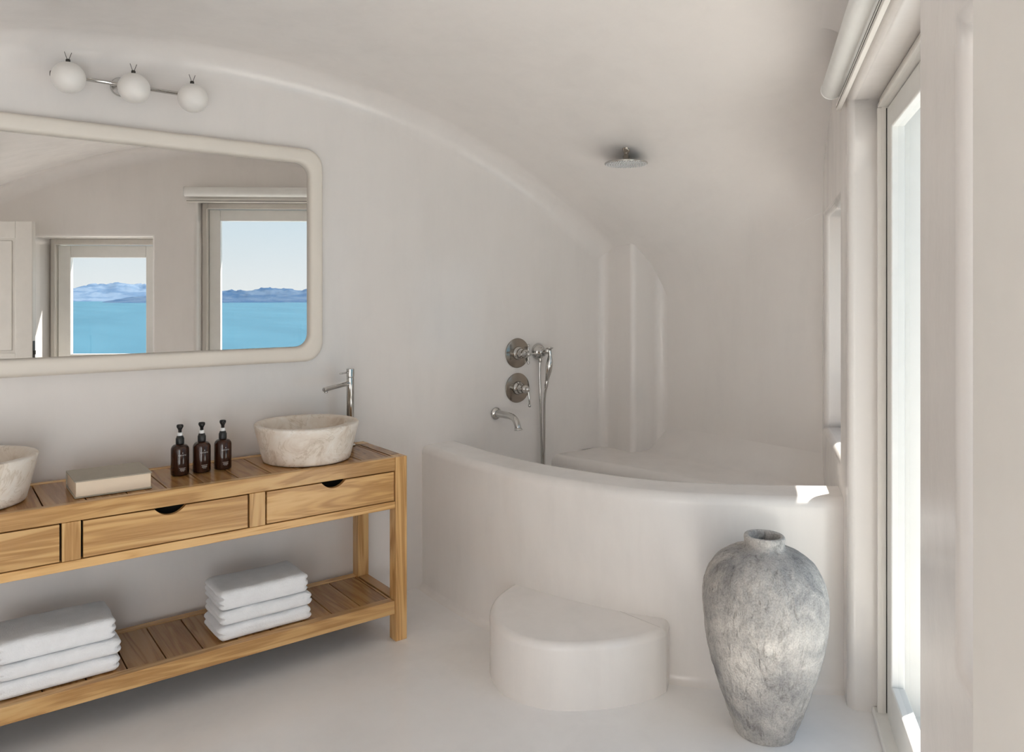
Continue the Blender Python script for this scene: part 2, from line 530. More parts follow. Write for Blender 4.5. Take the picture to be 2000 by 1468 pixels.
ed = [e for e in bm.edges if e.verts[0] in inner and e.verts[1] in inner and e.calc_face_angle(0) > 0.5]
bmesh.ops.bevel(bm, geom=ed, offset=0.028, segments=5, profile=0.5, affect='EDGES')
struct(finish('wall_front', bm, M['wall'], wn=True))

# ------------------------------------------------------------------ doors and windows in the window wall
def opening(name, a0, a1, z0, z1, e0, label, sill=True, leaf=0.085):
    """fixed casing, sash with four rails and a pane"""
    r = empty(name, D((a0 + a1) / 2, e0, z0))
    struct(r); tag(r, label)
    w = 0.045; d = 0.07
    for nm, (x0, x1, y0, y1) in (('jamb', (a0, a0 + w, z0, z1)), ('jamb', (a1 - w, a1, z0, z1)), ('head', (a0 + w, a1 - w, z1 - w, z1))):
        f = dbox(nm, x0, x1, e0, e0 + d, y0, y1, M['paint'], r, 0.004)
        g = 0.012                                               # raised bead along the casing's inner edge
        if nm == 'jamb':
            s = x1 if x0 == a0 else x0
            dbox('bead', s - (g if x0 == a0 else 0), s + (0 if x0 == a0 else g), e0 - 0.012, e0 + 0.004, y0, y1 - w, M['paint'], f, 0.003)
        else:
            dbox('bead', x0, x1, e0 - 0.012, e0 + 0.004, y0, y0 + g, M['paint'], f, 0.003)
    zb = z0 + (w if sill else 0.0)
    if sill: dbox('sill_rail', a0 + w, a1 - w, e0, e0 + d, z0, zb, M['paint'], r, 0.004)
    s = empty('sash', D((a0 + a1) / 2, e0 + 0.02, z0)); s.parent = r; s.location = Vector(s.location) - wloc(r)
    b0, b1 = a0 + w + 0.004, a1 - w - 0.004; t0, t1 = zb + 0.004, z1 - w - 0.004
    low = leaf if sill else 0.16
    for nm, q in (('stile', (b0, b0 + leaf, t0, t1)), ('stile', (b1 - leaf, b1, t0, t1)), ('rail', (b0 + leaf, b1 - leaf, t1 - leaf, t1)), ('rail', (b0 + leaf, b1 - leaf, t0, t0 + low))):
        dbox(nm, q[0], q[1], e0 + 0.018, e0 + 0.062, q[2], q[3], M['white'], s, 0.006, 3)
    pb = bmesh.new()
    pb.faces.new([pb.verts.new(D(a, e0 + 0.040, z)) for a, z in ((b0 + leaf - .005, t0 + low - .005), (b1 - leaf + .005, t0 + low - .005), (b1 - leaf + .005, t1 - leaf + .005), (b0 + leaf - .005, t1 - leaf + .005))])
    finish('pane', pb, M['glass'], s, D((b0 + b1) / 2, e0 + 0.040, (t0 + t1) / 2), smooth=False)
    return r
d1 = opening('door_1', -1.27, 0.0, 0.0, 2.21, 0.105, 'white French door in the deep plaster recess right of the jar', sill=False)
# painted outer jambs and threshold beyond the door
for a0, a1 in ((-1.27, -1.24), (-0.03, 0.0)):
    dbox('outer_jamb', a0, a1, 0.18, 0.40, 0.0, 2.2, M['white'], d1, 0.006)
dbox('shade_strip', -0.0492, -0.0452, 0.121, 0.124, 0.03, 2.16, M['dark'], d1, 0)  # dark strip drawn as the shaded gap between casing and sash
dbox('threshold', -1.27, 0.0, 0.08, 0.40, 0.0, 0.025, M['white'], d1, 0.006)
opening('window_1', 0.26, 1.03, 0.855, 1.885, 0.22, 'small deep set window above the end of the bathtub')
w2 = opening('window_2', -2.47, -1.605, 0.90, 1.94, 0.22, 'cream framed window over the sea beside the open door leaf', leaf=0.095)
for a0, a1 in ((-2.47, -2.43), (-1.635, -1.605)):
    dbox('outer_jamb', a0, a1, 0.295, 0.40, 0.90, 1.94, M['white'], w2, 0.006)
dbox('outer_sill', -2.47, -1.605, 0.295, 0.42, 0.88, 0.93, M['white'], w2, 0.006)

# panelled door leaf standing open in front of the window wall, beside the camera
dl = empty('door_2', D(-2.8, -0.15, 0.0)); struct(dl); tag(dl, 'cream panelled door leaf standing open at the right edge')
dbox('slab', -3.226, -2.386, -0.160, -0.126, 0.008, 2.04, M['paint'], dl, 0.003)
for nm, q in (('stile', (-2.506, -2.386, 0.008, 2.04)), ('stile', (-3.226, -3.106, 0.008, 2.04)), ('rail', (-3.106, -2.506, 1.92, 2.04)), ('rail', (-3.106, -2.506, 0.92, 1.08)), ('rail', (-3.106, -2.506, 0.008, 0.22))):
    dbox(nm, q[0], q[1], -0.1665, -0.158, q[2], q[3], M['paint'], dl, 0.004, 3)
for z0, z1 in ((0.24, 0.90), (1.10, 1.90)):
    dbox('panel', -3.08, -2.53, -0.164, -0.158, z0, z1, M['paint'], dl, 0.006, 3)
lk = dbox('lock_plate', -2.387, -2.383, -0.16, -0.135, 0.95, 1.17, M['brass'], dl, 0.001)
dbox('latch', -2.385, -2.375, -0.155, -0.14, 1.07, 1.10, M['brass'], lk, 0.001)
dbox('hinge', -3.24, -3.22, -0.16, -0.14, 0.3, 0.4, M['brass'], dl, 0.003)
dbox('hinge', -3.24, -3.22, -0.16, -0.14, 1.65, 1.75, M['brass'], dl, 0.003)

# ------------------------------------------------------------------ outside: terrace, sea, hills
bm = bmesh.new()
vs = [bm.verts.new(D(a, e, -0.02)) for a, e in ((-7, 0.3), (5, 0.3), (5, 3.0), (-7, 3.0))]
bm.faces.new(vs)
r = bmesh.ops.extrude_face_region(bm, geom=bm.faces[:])
bmesh.ops.translate(bm, verts=[v for v in r['geom'] if isinstance(v, bmesh.types.BMVert)], vec=(0, 0, -0.6))
struct(tag(finish('terrace', bm, M['terrace'], smooth=False), 'pale plaster terrace outside the window wall'))
SEA = -16.0
bm = bmesh.new()
rows = []
for i in range(2):
    rows.append([D(a, e, SEA) for a, e in (((-9000, 6) if i == 0 else (-9000, 9000)), ((9000, 6) if i == 0 else (9000, 9000)))])
grid(bm, rows)
o = finish('sea', bm, M['sea'], smooth=False); tag(o, 'calm turquoise sea seen through both windows in the mirror', 'sea', kind='stuff')
def hills(name, dist, h, seed, az0, az1, label, mat):
    """a rugged ridge across the water, azimuths measured from -y towards +x"""
    bm = bmesh.new(); rows = []
    n, mm = 260, 20
    for j in range(mm):
        q = j / (mm - 1); row = []
        for i in range(n):
            az = math.radians(az0 + (az1 - az0) * i / (n - 1))
            rr = dist * (1 + 0.22 * q)
            sh = math.sin(PI * min(1, q * 1.25) / 2) if q < 0.8 else 1 - (q - 0.8) * 2
            e = min(1, 8 * i / n, 8 * (n - 1 - i) / n)
            pn = Vector((i * 0.055 + seed, q * 1.6, seed))
            hh = (0.72 + 0.34 * noise.noise(pn * 1.1) + 0.30 * noise.noise(pn * 3.1) * q + 0.16 * noise.noise(pn * 9) + 0.07 * noise.noise(pn * 23))
            row.append(Vector((rr * math.sin(az), -rr * math.cos(az), SEA - 1 + (h - SEA) * max(0, hh * sh * e))))
        rows.append(row)
    grid(bm, rows)
    o = finish(name, bm, mat)
    tag(o, label, 'hill', kind=None)
    return o
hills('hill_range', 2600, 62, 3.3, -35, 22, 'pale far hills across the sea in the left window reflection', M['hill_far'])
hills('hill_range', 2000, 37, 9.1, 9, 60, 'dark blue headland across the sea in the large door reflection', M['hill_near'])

# ------------------------------------------------------------------ bathtub
path = crom([(2.02, 3.46, 0), (2.005, 3.15, 0), (2.01, 2.85, 0), (2.05, 2.58, 0), (2.13, 2.31, 0), (2.22, 2.10, 0), (2.345, 1.92, 0), (2.52, 1.74, 0), (2.68, 1.595, 0), (2.86, 1.45, 0)], 8)
sec = [(-0.03, 0.0), (-0.014, 0.004), (-0.004, 0.014), (0.0, 0.03), (0.0, 0.2), (0.0, 0.5), (0.0, 0.66)]
R = 0.038
sec += [(R - R * math.cos(PI / 2 * k / 7), 0.692 + R * math.sin(PI / 2 * k / 7)) for k in range(8)]
sec += [(0.10, 0.731), (0.18, 0.730)]
sec += [(0.19 + 0.05 * math.sin(PI / 2 * k / 6), 0.68 + 0.05 * math.cos(PI / 2 * k / 6)) for k in range(7)]
sec += [(0.25, 0.60), (0.265, 0.40), (0.28, 0.26), (0.33, 0.21), (0.42, 0.20)]
tub = empty('bathtub', (2.8, 2.5, 0)); tag(tub, 'built-in curved plaster bathtub filling the corner below the shower head', 'bathtub')
bm = bmesh.new(); rows = []
for i, p in enumerate(path):
    tg = (path[min(i + 1, len(path) - 1)] - path[max(i - 1, 0)]).normalized()
    nn = Vector((-tg.y, tg.x, 0))
    rows.append([p + nn * q + Vector((0, 0, z)) for q, z in sec])
grid(bm, rows)
finish('surround', bm, M['tub'], tub, (2.2, 2.4, 0), wn=True)
bm = bmesh.new()
vs = [bm.verts.new((x, y, 0.205)) for x, y in ((2.2, 3.41), (2.2, 2.6), (2.4, 2.1), (2.75, 1.75), (2.95, 1.68), (3.56, 2.1), (3.56, 3.41))]
bm.faces.new(vs)
finish('basin_floor', bm, M['tub'], tub, (2.9, 2.6, 0.2), smooth=False)
lp = crom([(2.88, 3.46, 0), (2.92, 3.22, 0), (2.99, 2.90, 0), (3.05, 2.55, 0), (3.12, 2.25, 0), (3.24, 1.85, 0)], 8)
bm = bmesh.new(); rows = []
for i, p in enumerate(lp):
    tg = (lp[min(i + 1, len(lp) - 1)] - lp[max(i - 1, 0)]).normalized(); nn = Vector((-tg.y, tg.x, 0))
    lz = 0.57
    row = [p + Vector((0, 0, z)) for z in (0.2, 0.3)]
    row += [p + nn * (0.05 - 0.05 * math.cos(PI / 2 * k / 6)) + Vector((0, 0, lz - 0.05 + 0.05 * math.sin(PI / 2 * k / 6))) for k in range(7)]
    bx, by = 3.56, min(p.y + 0.1, 3.41)
    rc = 0.14
    far = Vector((XE - rc, 3.41 if i < 4 else p.y + 0.12, lz))
    q = row[-1]
    row += [q.lerp(far, 0.3), q.lerp(far, 0.7)]
    row += [far + Vector((rc * math.sin(PI / 2 * k / 6), 0, rc - rc * math.cos(PI / 2 * k / 6))) for k in range(7)]
    rows.append(row)
grid(bm, rows)
finish('corner_seat', bm, M['wall'], tub, (3.2, 2.8, 0.5), wn=True)

# step in front of the bathtub
so_ = crom([(2.16, 2.72, 0), (2.04, 2.66, 0), (1.90, 2.595, 0), (1.79, 2.49, 0), (1.727, 2.36, 0), (1.725, 2.23, 0), (1.78, 2.115, 0), (1.88, 2.03, 0), (2.0, 1.97, 0), (2.12, 1.938, 0), (2.20, 1.935, 0), (2.245, 1.955, 0), (2.42, 2.08, 0)], 5)
bm = bmesh.new()
b0 = [bm.verts.new(p) for p in so_]; b1 = [bm.verts.new(p + Vector((0, 0, 0.24))) for p in so_]
for i in range(len(so_) - 1): bm.faces.new((b0[i], b0[i + 1], b1[i + 1], b1[i]))
bm.faces.new(b1); bm.faces.new((b0[-1], b0[0], b1[0], b1[-1]))
bmesh.ops.recalc_face_normals(bm, faces=bm.faces)
st = set(b1)
ed = [e for e in bm.edges if e.verts[0] in st and e.verts[1] in st]
bmesh.ops.bevel(bm, geom=ed, offset=0.028, segments=5, profile=0.5, affect='EDGES')
o = finish('bath_step', bm, M['tub'], None, (1.98, 2.25, 0), wn=True)
tag(o, 'half-round white plaster step on the floor against the bathtub', 'step')

# ------------------------------------------------------------------ vanity
VX0, VX1, VY0, VY1, VT = -0.275, 1.662, 2.93, 3.352, 0.80
LG = 0.056
van = empty('vanity_table', ((VX0 + VX1) / 2, (VY0 + VY1) / 2, 0))
tag(van, 'long oak console vanity with three drawers and a slatted lower shelf', 'vanity')
for x in (VX0, VX1 - LG):
    for y in (VY0, VY1 - LG):
        box('leg', (x, y, 0.0), (x + LG, y + LG, VT), M['oakz'], van, 0.003)
xi0, xi1 = VX0 + LG + 0.001, VX1 - LG - 0.001
RW = 0.034
box('front_rail', (xi0, VY0 + 0.001, 0.741), (xi1, VY0 + RW, VT), M['oakx'], van, 0.003)
box('back_rail', (xi0, VY1 - RW, 0.60), (xi1, VY1 - 0.001, VT), M['oakx'], van, 0.003)
for x in (VX0, VX1 - LG):
    box('end_rail', (x + 0.002, VY0 + LG + 0.001, 0.58), (x + LG - 0.002, VY1 - LG - 0.001, VT), M['oaky'], van, 0.003)
box('lower_rail', (xi0, VY0 + 0.002, 0.578), (xi1, VY0 + RW, 0.609), M['oakx'], van, 0.002)
joints = [-0.215 + 0.129 * k for k in range(15)]
ed = [xi0] + [j for j in joints if xi0 + 0.02 < j < xi1 - 0.005] + [xi1]
for a, b in zip(ed[:-1], ed[1:]):
    box('top_plank', (a + 0.0019, VY0 + RW + 0.002, 0.775), (b - 0.0019, VY1 - RW - 0.001, 0.7985), M['oaky'], van, 0.002)
box('carcass', (xi0, VY0 + 0.10, 0.585), (xi1, VY1 - RW, 0.773), M['dark'], van, 0.0)  # block coloured near-black as the shade in plank and drawer gaps
dr = [(-0.215, 0.350), (0.410, 0.974), (1.039, 1.604)]
for a, b in ((0.350, 0.410), (0.974, 1.039)):
    box('divider', (a + 0.002, VY0 + 0.002, 0.610), (b - 0.002, VY0 + RW, 0.740), M['oakz'], van, 0.002)
for a, b in dr:
    a += 0.005; b -= 0.005
    z0, z1 = 0.613, 0.7365
    cx = (a + b) / 2; hw = 0.053; dp = 0.027
    out = [(a, z0), (b, z0), (b, z1)]
    for k in range(13):                      # shallow scooped finger notch
        q = 1 - 2 * k / 12
        out.append((cx + hw * q, z1 - dp * (1 - abs(q) ** 2.2)))
    out.append((a, z1))
    bm = bmesh.new()
    f = bm.faces.new([bm.verts.new((x, VY0 + 0.004, z)) for x, z in out])
    r = bmesh.ops.extrude_face_region(bm, geom=[f])
    bmesh.ops.translate(bm, verts=[v for v in r['geom'] if isinstance(v, bmesh.types.BMVert)], vec=(0, 0.02, 0))
    finish('drawer', bm, M['oakx'], van, (cx, VY0, z0), smooth=False)
# lower shelf
SZ = 0.178
box('shelf_front_rail', (xi0, VY0 + 0.004, 0.120), (xi1, VY0 + 0.045, SZ), M['oakx'], van, 0.003)
box('shelf_back_rail', (xi0, VY1 - 0.045, 0.120), (xi1, VY1 - 0.004, SZ), M['oakx'], van, 0.003)
for x in (VX0, VX1 - LG):
    box('shelf_end_rail', (x + 0.004, VY0 + LG + 0.001, 0.12), (x + LG - 0.004, VY1 - LG - 0.001, SZ), M['oaky'], van, 0.003)
box('shelf_gap_shade', (xi0, VY0 + 0.045, 0.142), (xi1, VY1 - 0.045, 0.149), M['dark'], van, 0.0)  # dark sheet added so the gaps between shelf planks look shaded
for a, b in zip(ed[:-1], ed[1:]):
    box('shelf_plank', (a + 0.0019, VY0 + 0.046, 0.15), (b - 0.0019, VY1 - 0.046, SZ - 0.002), M['oaky'], van, 0.002)

# ------------------------------------------------------------------ mirror
mir = empty('wall_mirror', (0.69, YW, 1.19)); tag(mir, 'long wall mirror with rounded pale frame above the vanity', 'mirror')
MX0, MX1, MZ0, MZ1 = -0.08, 1.462, 1.195, 2.178
def rrect(x0, x1, z0, z1, r, n=10):
    o = []
    for cx, cz, a in ((x1 - r, z1 - r, 0), (x0 + r, z1 - r, PI / 2), (x0 + r, z0 + r, PI), (x1 - r, z0 + r, 3 * PI / 2)):
        for k in range(n + 1):
            th = a + PI / 2 * k / n
            o.append((cx + r * math.cos(th), cz + r * math.sin(th)))
    return o
FW, FD = 0.072, 0.050
secs = []
for k in range(17):                          # half-round cushion section from wall outside to glass inside
    th = PI * k / 16
    q = FW / 2 - FW / 2 * math.copysign(abs(math.cos(th)) ** 0.55, math.cos(th))
    h = FD * math.sin(th) ** 0.6
    secs.append((q, h))
bm = bmesh.new(); rings = []
for q, h in secs:
    pr = rrect(MX0 + q, MX1 - q, MZ0 + q, MZ1 - q, 0.085 - q * 0.35)
    rings.append([bm.verts.new((x, YW - 0.001 - h, z)) for x, z in pr])
for k in range(len(rings) - 1):
    n = len(rings[k])
    for i in range(n):
        j = (i + 1) % n
        bm.faces.new((rings[k][i], rings[k][j], rings[k + 1][j], rings[k + 1][i]))
finish('frame', bm, M['frame'], mir, (0.69, YW, 1.69))
bm = bmesh.new()
bm.faces.new([bm.verts.new((x, YW - 0.022, z)) for x, z in rrect(MX0 + FW - .006, MX1 - FW + .006, MZ0 + FW - .006, MZ1 - FW + .006, 0.065)])
finish('mirror_glass', bm, M['mirror'], mir, (0.69, YW - 0.022, 1.69), smooth=False)

# ------------------------------------------------------------------ wall light with three globes
wl = empty('wall_light', (0.615, YW, 2.34)); tag(wl, 'chrome bar wall light with three white globes above the mirror', 'lamp')
tube('bar', [(0.372, 3.35, 2.34), (0.86, 3.35, 2.336)], 0.008, M['chrome'], wl)
lathe('end_knob', [(0.011, 0), (0.012, 0.004), (0.012, 0.014), (0.009, 0.018)], (0.380, 3.35, 2.34), M['brass'], wl, 20, (-1, 0, 0))
lathe('backplate', [(0.038, 0.0), (0.038, 0.012), (0.034, 0.018), (0.015, 0.022), (0.013, 0.06)], (0.612, YW, 2.338), M['chrome'], wl, 32, (0, -1, 0))
for gx, gz in ((0.414, 2.315), (0.638, 2.312), (0.858, 2.308)):
    g = lathe('globe', [(0.058 * math.sin(PI * k / 24) + 0.0005, -0.058 * math.cos(PI * k / 24)) for k in range(25)], (gx, 3.275, gz), M['opal'], wl, 40)
    lathe('holder', [(0.026, 0.0), (0.026, 0.012), (0.012, 0.022), (0.012, 0.05)], (gx, 3.32, gz + 0.012), M['chrome'], g, 24, (0, 0.8, 0.55))
    lathe('clip', [(0.008, 0.0), (0.008, 0.014), (0.006, 0.016)], (gx, 3.285, gz + 0.056), M['brass'], g, 16)
    for s in (-1, 1):
        tube('wire', [(gx + 0.003 * s, 3.285, gz + 0.071), (gx + 0.012 * s, 3.285, gz + 0.098)], 0.0011, M['brass'], g, 6)

# ------------------------------------------------------------------ basins and taps
def basin(cx, cy, label, flip=1):
    r = empty('vessel_basin', (cx, cy, VT)); tag(r, label, 'basin', 'stone vessel basins on the vanity')
    bm = bmesh.new(); S = 72; H_ = 0.158
    def ring(rad, z, ox=0.0, wob=0.0):
        o = []
        for i in range(S):
            a = 2 * PI * i / S
            w = 1 + wob * noise.noise(Vector((math.cos(a) * 2 + cx, math.sin(a) * 2, z * 9)))
            o.append(bm.verts.new((cx + ox + rad * w * math.cos(a), cy + rad * w * math.sin(a), VT + z)))
        return o
    R0, R1 = 0.184, 0.219
    rg = [ring(R0 - 0.012, 0.0), ring(R0 - 0.003, 0.003), ring(R0, 0.010)]
    for k in range(1, 12): rg.append(ring(R0 + (R1 - R0) * k / 12, 0.01 + (H_ - 0.016) * k / 12, 0, 0.006))
    rg += [ring(R1 - 0.0005, H_ - 0.005), ring(R1 - 0.003, H_ - 0.001), ring(R1 - 0.007, H_)]
    ox = -0.014 * flip
    rg += [ring(R1 - 0.034, H_, ox), ring(R1 - 0.038, H_ - 0.002, ox), ring(R1 - 0.042, H_ - 0.008, ox)]
    for k in range(1, 8): rg.append(ring((R1 - 0.042) * (1 - 0.12 * k / 7), H_ - 0.008 - 0.10 * k / 7, ox * (1 - k / 7), 0.006))
    rg += [ring(0.12, 0.034), ring(0.03, 0.028)]
    for k in range(len(rg) - 1):
        for i in range(S):
            j = (i + 1) % S
            bm.faces.new((rg[k][i], rg[k][j], rg[k + 1][j], rg[k + 1][i]))
    bm.faces.new(list(reversed(rg[0]))); bm.faces.new(rg[-1])
    finish('bowl', bm, M['stone'], r, (cx, cy, VT))
    lathe('drain', [(0.028, 0), (0.028, 0.003), (0.022, 0.005), (0.004, 0.004)], (cx, cy, VT + 0.0275), M['chrome'], r, 24)
    return r
basin(1.292, 3.142, 'round beige stone basin at the right end of the vanity')
basin(0.088, 3.142, 'round beige stone basin cut off by the left picture edge', -1)
def faucet(fx, fy, dirv, label):
    r = empty('basin_faucet', (fx, fy, VT)); tag(r, label, 'faucet', 'chrome basin faucets')
    d = Vector(dirv).normalized()
    lathe('base_ring', [(0.024, 0), (0.024, 0.006), (0.019, 0.009)], (fx, fy, VT), M['chrome'], r, 32)
    lathe('column', [(0.0175, 0.006), (0.0175, 0.318), (0.0165, 0.319)], (fx, fy, VT), M['chrome'], r, 32, wn=True)
    c = lathe('mixer_cap', [(0.0175, 0.0), (0.0185, 0.002), (0.0185, 0.036), (0.017, 0.038)], (fx, fy, VT + 0.321), M['chrome'], r, 32, wn=True)
    p = Vector((fx, fy, VT + 0.293))
    bm = bmesh.new()
    e = p + d * 0.185 + Vector((0, 0, -0.012))
    bm_tube(bm, [p, e - d * 0.004, e], [0.0105, 0.0105, 0.009], 20)
    sp = finish('spout', bm, M['chrome'], r, p, wn=True)
    lathe('aerator', [(0.008, 0), (0.008, 0.008), (0.006, 0.009)], e - d * 0.014 + Vector((0, 0, -0.007)), M['chrome'], sp, 16, (0, 0, -1))
    p = Vector((fx, fy, VT + 0.343))
    tube('lever', [p, p + d * 0.075 + Vector((0, 0, -0.001))], [0.0045, 0.0035], M['chrome'], c, 12)
faucet(1.562, 3.286, (-0.90, -0.44, 0), 'tall slim chrome faucet behind the right stone basin')
faucet(-0.182, 3.286, (0.90, -0.44, 0), 'tall slim chrome faucet behind the left stone basin')

# ------------------------------------------------------------------ soap bottles
BP = [(0.30, 0), (0.95, 0.0), (1.0, 0.05)]
def bottle(x, y, label):
    r = empty('pump_bottle', (x, y, VT)); tag(r, label, 'bottle', 'amber pump bottles on the vanity')
    rr = 0.0335
    prof = [(0.029, 0.0), (0.0325, 0.0015), (rr, 0.006), (rr, 0.05), (rr, 0.098)]
    prof += [(rr - 0.018 + 0.018 * math.cos(PI / 2 * k / 7), 0.098 + 0.021 * math.sin(PI / 2 * k / 7)) for k in range(1, 8)]
    prof += [(0.0125, 0.121), (0.0125, 0.127)]
    b = lathe('body', prof, (x, y, VT), M['amber'], r, 40)
    lathe('collar', [(0.0145, 0.120), (0.0155, 0.122), (0.0155, 0.142), (0.0135, 0.145), (0.012, 0.151), (0.008, 0.152)], (x, y, VT), M['black'], r, 32)
    lathe('lock_clip', [(0.0085, 0.1515), (0.0095, 0.153), (0.0095, 0.163), (0.007, 0.165)], (x, y, VT), M['clear'], r, 20)
    lathe('pump_stem', [(0.0062, 0.164), (0.0062, 0.174), (0.009, 0.180), (0.0125, 0.186), (0.0125, 0.193), (0.010, 0.196)], (x, y, VT), M['black'], r, 24)
    d = Vector((-0.15, -0.99, 0)).normalized()
    p = Vector((x, y, VT + 0.188))
    tube('nozzle', [p, p + d * 0.026, p + d * 0.034 + Vector((0, 0, -0.004))], [0.006, 0.0045, 0.0035], M['black'], r, 12)
    # pale print wrapped on the glass: a small mark, one word, small lines below
    bm = bmesh.new(); rnd = random.Random(5)
    def patch(a0, a1, z0, z1):
        n = 2; R_ = rr + 0.0003; c0 = -PI / 2 + 0.05
        vs = [[bm.verts.new((x + R_ * math.cos(c0 + a0 + (a1 - a0) * k / n), y + R_ * math.sin(c0 + a0 + (a1 - a0) * k / n), VT + z)) for k in range(n + 1)] for z in (z0, z1)]
        for k in range(n): bm.faces.new((vs[0][k], vs[0][k + 1], vs[1][k + 1], vs[1][k]))
    a = -0.44
    while a < 0.42:
        w = rnd.choice((0.016, 0.02))
        patch(a, a + w, 0.0775, 0.0825)
        q = rnd.random()
        if q < 0.7: patch(a, a + 0.055, 0.0815 if q < 0.35 else 0.0795, 0.0825 if q < 0.35 else 0.0805)
        if q > 0.3: patch(a + 0.04, a + 0.055, 0.0775, 0.0825)
        a += 0.10
    patch(-0.05, 0.05, 0.087, 0.0885); patch(-0.015, 0.03, 0.0885, 0.0915)
    for z, l in ((0.030, 0.36), (0.0255, 0.28), (0.022, 0.30), (0.018, 0.2)):
        a = -l
        while a < l:
            w = rnd.uniform(0.03, 0.09); patch(a, min(a + w, l), z, z + 0.0016); a += w + 0.025
    finish('print', bm, M['print'], b, (x, y, VT), smooth=False)['kind'] = 'stuff'
bottle(0.780, 3.160, 'amber pump bottle nearest the book, first of three')
bottle(0.863, 3.164, 'amber pump bottle in the middle of the three')
bottle(0.946, 3.168, 'amber pump bottle nearest the right basin, last of three')

# ------------------------------------------------------------------ book
bk = empty('book', (0.52, 3.105, VT)); tag(bk, 'thick beige linen-bound book lying on the vanity left of the bottles', 'book')
BX0, BX1, BY0, BY1 = 0.398, 0.645, 2.998, 3.212
box('cover', (BX0, BY0, VT), (BX1, BY1, VT + 0.004), M['bookcover'], bk, 0.001)
box('cover', (BX0, BY0, VT + 0.055), (BX1, BY1, VT + 0.059), M['bookcover'], bk, 0.001)
box('spine', (BX0, BY1 - 0.004, VT + 0.002), (BX1, BY1, VT + 0.057), M['bookcover'], bk, 0.0015)
box('page_block', (BX0 + 0.004, BY0 + 0.004, VT + 0.0042), (BX1 - 0.004, BY1 - 0.005, VT + 0.0548), M['pages'], bk, 0.001)

# ------------------------------------------------------------------ towels
def towel(cx, cy, z0, sx, sy, h, seed, label, folds=2, sag=0.0):
    bm = bmesh.new(); bmesh.ops.create_cube(bm, size=2.0)
    bmesh.ops.subdivide_edges(bm, edges=bm.edges[:], cuts=23, use_grid_fill=True)
    hx, hy, hz = sx / 2, sy / 2, h / 2
    for v in bm.verts:
        c = v.co.copy()
        # rounded slab: superellipse in the fold plane (y-z), softer at the sides
        r = 0.022
        def rnd_(p, hh, rad): return p
        x, y, z = c.x * hx, c.y * hy, c.z * hz
        ix = max(-hx + r, min(hx - r, x)); iy = max(-hy + r, min(hy - r, y)); iz = max(-hz + min(r, hz * .95), min(hz - min(r, hz * .95), z))
        d = Vector((x - ix, y - iy, (z - iz)))
        mx = max(abs(d.x), abs(d.y), abs(d.z) * r / min(r, hz * .95))
        if d.length > 1e-6:
            d = d * (mx / d.length) if mx > 0 else d
        p = Vector((ix, iy, iz)) + d
        zz = p.z / hz
        if abs(c.x) > 0.99 or (abs(c.y) > 0.99 and c.y > 0):            # layered folded edges at the sides and back
            lay = abs(math.sin((zz * 0.5 + 0.5) * PI * folds))
            k = 0.014 * (1 - lay) ** 1.5 * (1 - abs(zz) ** 6)
            if abs(c.x) > 0.99: p.x -= math.copysign(k, c.x)
            else: p.y -= k
        q = Vector((p.x * 9, p.y * 9, p.z * 16 + seed * 3.7))
        n = noise.noise(q) * 0.0045 + noise.noise(q * 3.2) * 0.0016
        p.z += n * (1 if zz > -0.6 else 0.2) + sag * (1 - (p.y / hy)) * 0.5 * max(0, zz)
        p.x += noise.noise(Vector((p.y * 12, p.z * 30, seed))) * 0.004
        p.y += noise.noise(Vector((p.x * 8, p.z * 20, seed + 9))) * 0.0035
        v.co = p + Vector((cx, cy, z0 + hz))
    for v in bm.verts: v.co.z = max(v.co.z, z0 + 0.0006)
    o = finish('folded_towel', bm, M['towel'], None, (cx, cy, z0))
    tag(o, label, 'towel')
    return o
def stack(cx, cy, which, group, w, dep, seed):
    z = SZ
    for k, (h, nm) in enumerate(((0.056, 'bottom'), (0.052, 'middle'), (0.074, 'top'))):
        t_ = towel(cx + (0, 0.004, -0.004)[k], cy + (0.0, -0.002, 0.002)[k], z, w - (0, 0.0, 0.016)[k], dep, h, seed + k, 'white folded towel, %s of the stack %s' % (nm, which), 2 if k < 2 else 3)
        t_['group'] = group
        z += h + 0.003
stack(1.060, 3.082, 'nearest the right vanity leg', 'right towel stack', 0.372, 0.222, 1)
stack(0.352, 3.088, 'at the left picture edge', 'left towel stack', 0.372, 0.228, 11)

# ------------------------------------------------------------------ stoneware jar
jp = [(0.0005, 0.0), (0.09, 0.0), (0.098, 0.004), (0.103, 0.02), (0.119, 0.06), (0.140, 0.12), (0.160, 0.18), (0.178, 0.24), (0.192, 0.30), (0.2015, 0.36), (0.2065, 0.42), (0.2065, 0.46), (0.2015, 0.50), (0.190, 0.54), (0.170, 0.575), (0.145, 0.60), (0.115, 0.618), (0.085, 0.629), (0.072, 0.634), (0.067, 0.642), (0.067, 0.660), (0.068, 0.668), (0.064, 0.674), (0.056, 0.674), (0.051, 0.668), (0.050, 0.640), (0.075, 0.60), (0.12, 0.54), (0.14, 0.44)]
pp = crom([(r, 0, z) for r, z in jp], 5)
JX, JY = 2.291, 1.562
bm = bmesh.new(); S = 200
rings = []
fine = []
for a, b in zip(pp[:-1], pp[1:]):
    n = max(1, int((b - a).length / 0.0045))
    for k in range(n): fine.append(a.lerp(b, k / n))
fine.append(pp[-1])
